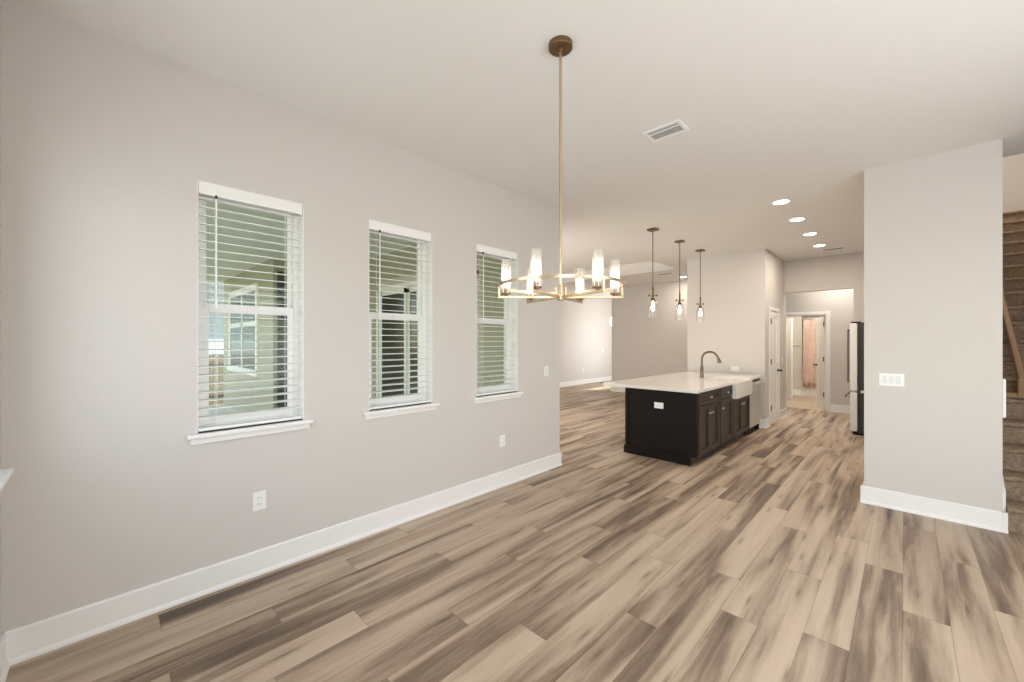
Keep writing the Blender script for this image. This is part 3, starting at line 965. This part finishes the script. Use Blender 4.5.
# faucet
fx, fy = -2.335, 6.75
f = thing('kitchen_faucet', 'bronze pull-down gooseneck faucet standing behind the sink', 'faucet', (fx, fy, CT))
MB().lathe([(.0001, 0), (.036, 0), (.036, .008), (.029, .014), (.026, .16), (.020, .19), (.0001, .191)], (fx, fy, CT), 20, cap=False).build('base', NICKEL, f, smooth=True)
pts = [(fx, fy, CT + .14), (fx, fy, CT + .24), (fx, fy, CT + .28)]
R_ = .122
for k in range(0, 13):
    an = PI - k * PI * 0.92 / 12
    pts.append((fx + R_ + R_ * math.cos(an), fy, CT + .298 + R_ * math.sin(an) * .95))
MB().tube(pts, .0165, 14).build('gooseneck', NICKEL, f, smooth=True)
e = Vector(pts[-1])
MB().tube([e, e + Vector((.012, 0, -.03)), e + Vector((.030, 0, -.085))], [.018, .024, .030], 14).build('spray_head', NICKEL, f, smooth=True)
MB().tube([(fx, fy - .02, CT + .11), (fx + .01, fy - .05, CT + .13), (fx + .015, fy - .055, CT + .22)], [.010, .009, .007], 10).build('lever_handle', NICKEL, f, smooth=True)
# dishwasher
d = thing('dishwasher', 'light stainless dishwasher at the far end of the island', 'dishwasher', (-2.0, 7.45, 0))
MB().box(-2.38, FX - .01, 7.195, 7.79, .10, .87).build('body', FRIDGED, d)
MB().box(FX - .01, FX + .022, 7.20, 7.785, .115, .838, .004).build('door', STEEL, d)
MB().box(FX - .01, FX + .024, 7.20, 7.785, .841, .873, .003).build('control_panel', BLACK, d)
MB().box(-2.38, FX - .06, 7.195, 7.79, 0, .10).build('toe_kick', ESPRESSO, d)
m = MB(); m.tube([(FX + .085, 7.22, .815), (FX + .085, 7.765, .815)], .015, 12)
for yy in (7.27, 7.72): m.tube([(FX + .02, yy, .815), (FX + .085, yy, .815)], .008, 10)
m.build('handle', STEEL, d, smooth=True)

# ------------------------------------------------------------------ refrigerator
fr = thing('refrigerator', 'white-doored refrigerator with dark sides behind the partition', 'refrigerator', (-.2, 8.9, 0))
MB().box(-.535, .22, 8.42, 9.33, .03, 1.795, .004).build('body', FRIDGED, fr)
for (a_, b_, hy) in ((8.42, 8.872, 8.84), (8.878, 9.33, 8.91)):
    dd = MB().box(-.632, -.542, a_, b_, .705, 1.785, .012).build('upper_door', FRIDGEW, fr, smooth=False)
    m = MB(); m.tube([(-.690, hy, .80), (-.690, hy, 1.70)], .012, 12)
    for zz in (.83, 1.67): m.tube([(-.632, hy, zz), (-.690, hy, zz)], .009, 10)
    m.build('door_handle', NICKEL, dd, smooth=True)
dd = MB().box(-.632, -.542, 8.42, 9.33, .055, .675, .012).build('freezer_drawer', FRIDGEW, fr)
m = MB(); m.tube([(-.690, 8.50, .60), (-.690, 9.25, .60)], .016, 12)
for yy in (8.56, 9.19): m.tube([(-.632, yy, .60), (-.690, yy, .60)], .009, 10)
m.build('drawer_handle', NICKEL, dd, smooth=True)
MB().box(-.62, -.50, 8.43, 8.52, 1.786, 1.81, .003).build('hinge_cover', BLACK, fr)
MB().box(-.62, -.50, 9.23, 9.32, 1.786, 1.81, .003).build('hinge_cover', BLACK, fr)
MB().box(-.505, -.44, 8.402, 8.4195, .675, .715, .003).build('middle_hinge', STEEL, fr)
MB().box(-.60, .20, 8.45, 9.30, 0.0, .05).build('foot_grille', BLACK, fr)

# ------------------------------------------------------------------ bathroom fittings
t = thing('bathtub', 'white bathtub below the pink shower curtain', 'bathtub', (-1.3, 13.8, 0))
m = MB(); m.box(-2.02, -.61, 13.45, 13.52, 0, .42, .01).box(-2.02, -.61, 14.11, 14.19, 0, .42, .01).box(-2.02, -1.95, 13.52, 14.11, 0, .42).box(-.68, -.61, 13.52, 14.11, 0, .42).box(-1.95, -.68, 13.52, 14.11, 0, .1)
m.build('tub_shell', CERAMIC, t)
m = MB(); m.tube([(-2.025, 13.42, 2.11), (-.605, 13.42, 2.11)], .013, 12)
tag(m.build('shower_rod', STEEL, smooth=True), 'thin metal curtain rod across the tub alcove', 'curtain rod')
m = MB()
NX, NZ = 90, 10
grid = []
for j in range(NZ + 1):
    z = .25 + j / NZ * 1.83; row = []
    for i in range(NX + 1):
        u = i / NX; x = -1.975 + u * 0.99
        amp = .022 + .010 * (1 - j / NZ)
        yv = 13.385 + amp * math.sin(u * 2 * PI * 9 + .5 * math.sin(u * 11)) + .01 * math.sin(u * 31 + j * .4)
        row.append(m.bm.verts.new((x - .03 * (1 - j / NZ) * (1 - u), yv, z)))
    grid.append(row)
for j in range(NZ):
    for i in range(NX):
        m.bm.faces.new((grid[j][i], grid[j][i + 1], grid[j + 1][i + 1], grid[j + 1][i]))
cu = m.build('shower_curtain', CURTAIN, smooth=True, origin=(-1.5, 13.385, .25))
sm = cu.modifiers.new('thickness', 'SOLIDIFY'); sm.thickness = .003
tag(cu, 'pinkish tan pleated shower curtain seen through the bathroom doorway', 'curtain')
m = MB(); m.tube([(-2.30, 13.44, 1.36), (-2.06, 13.44, 1.36)], .009, 10)
for xx in (-2.28, -2.08): m.tube([(xx, 13.50, 1.36), (xx, 13.44, 1.36)], .012, 10)
tag(m.build('towel_bar', NICKEL, smooth=True), 'short metal towel bar left of the shower curtain', 'towel bar')

# ------------------------------------------------------------------ stairs
st = thing('carpeted_staircase', 'brown carpeted staircase rising behind the right side of the partition', 'stairs', (1.08, 5.0, 0))
NS = 18; RZ, GY = .19, .26
for k in range(NS):
    y0 = 5.0 + GY * k; z1 = RZ * (k + 1)
    zb = 0 if k < 2 else z1 - RZ - .22
    ye = y0 + GY + .02 if k < NS - 1 else 10.80
    mb = MB()
    prof = [(y0 + .015, zb), (y0 + .015, z1 - .045), (y0 - .012, z1 - .035), (y0 - .018, z1 - .02), (y0 - .010, z1 - .004), (y0 + .012, z1), (ye, z1), (ye, zb)]
    mb.prism(prof, .575, 1.60)
    s = mb.build('step', CARPET, st)
# white skirt boards along both stair walls
for x0_, x1_ in ((.551, .572), (1.603, 1.618)):
    m = MB(); m.prism([(5.02, 0), (5.02, .30), (5.02 + GY * (NS - 1), RZ * (NS - 1) + .30), (10.7, RZ * (NS - 1) + .30), (10.7, 2.9), (5.02 + GY * (NS - 1), 2.9)], x0_, x1_)
    m.build('skirt_board', TRIM, st)
rl = thing('stair_railing', 'stained wood handrail sloping down to a short post on the carpeted stairs', 'railing', (.80, 6.1, .95))
m = MB(); m.box(.575, 1.60, 6.08, 6.13, .955, 1.005, .004)
m.build('base_board', OAK, rl)
m = MB(); m.box(.765, .865, 6.07, 6.16, .955, 1.14, .006)
m.build('newel_post', OAK, rl)
m = MB()
p0 = Vector((.80, 6.10, 1.10)); p1 = Vector((.80, 9.3, 1.10 + .731 * 3.2))
dv = (p1 - p0); Lr = dv.length
M = Matrix.Translation(p0) @ Matrix.Rotation(math.atan2(dv.z, dv.y), 4, 'X')
m.box(-.025, .025, 0, Lr, -.03, .035, .012, M)
m.build('handrail', OAK, rl)
struct(MB().box(.5495, .568, 4.965, 5.02, .895, 1.20, .006).build('trim_3', TRIM), 'short white trim block on the partition edge by the stairs')

# glowing blob added for the bright spot at the foyer opening's edge
s = thing('bright_blob', 'small bright white blob at the corner where the foyer opens', 'light', (-6.26, 10.75, 2.1))
MB().box(-6.285, -6.26, 10.70, 10.80, 1.98, 2.20, .004).build('blob_back', PLATE, s)
MB().lathe([(.0001, -.13), (.035, -.12), (.045, 0), (.035, .12), (.0001, .13)], (-6.33, 10.75, 2.09), 16, cap=False).build('blob_body', mat('blob_glow', (1, .97, .9), .5, emit=(1, .92, .80), estr=5), s, smooth=True)
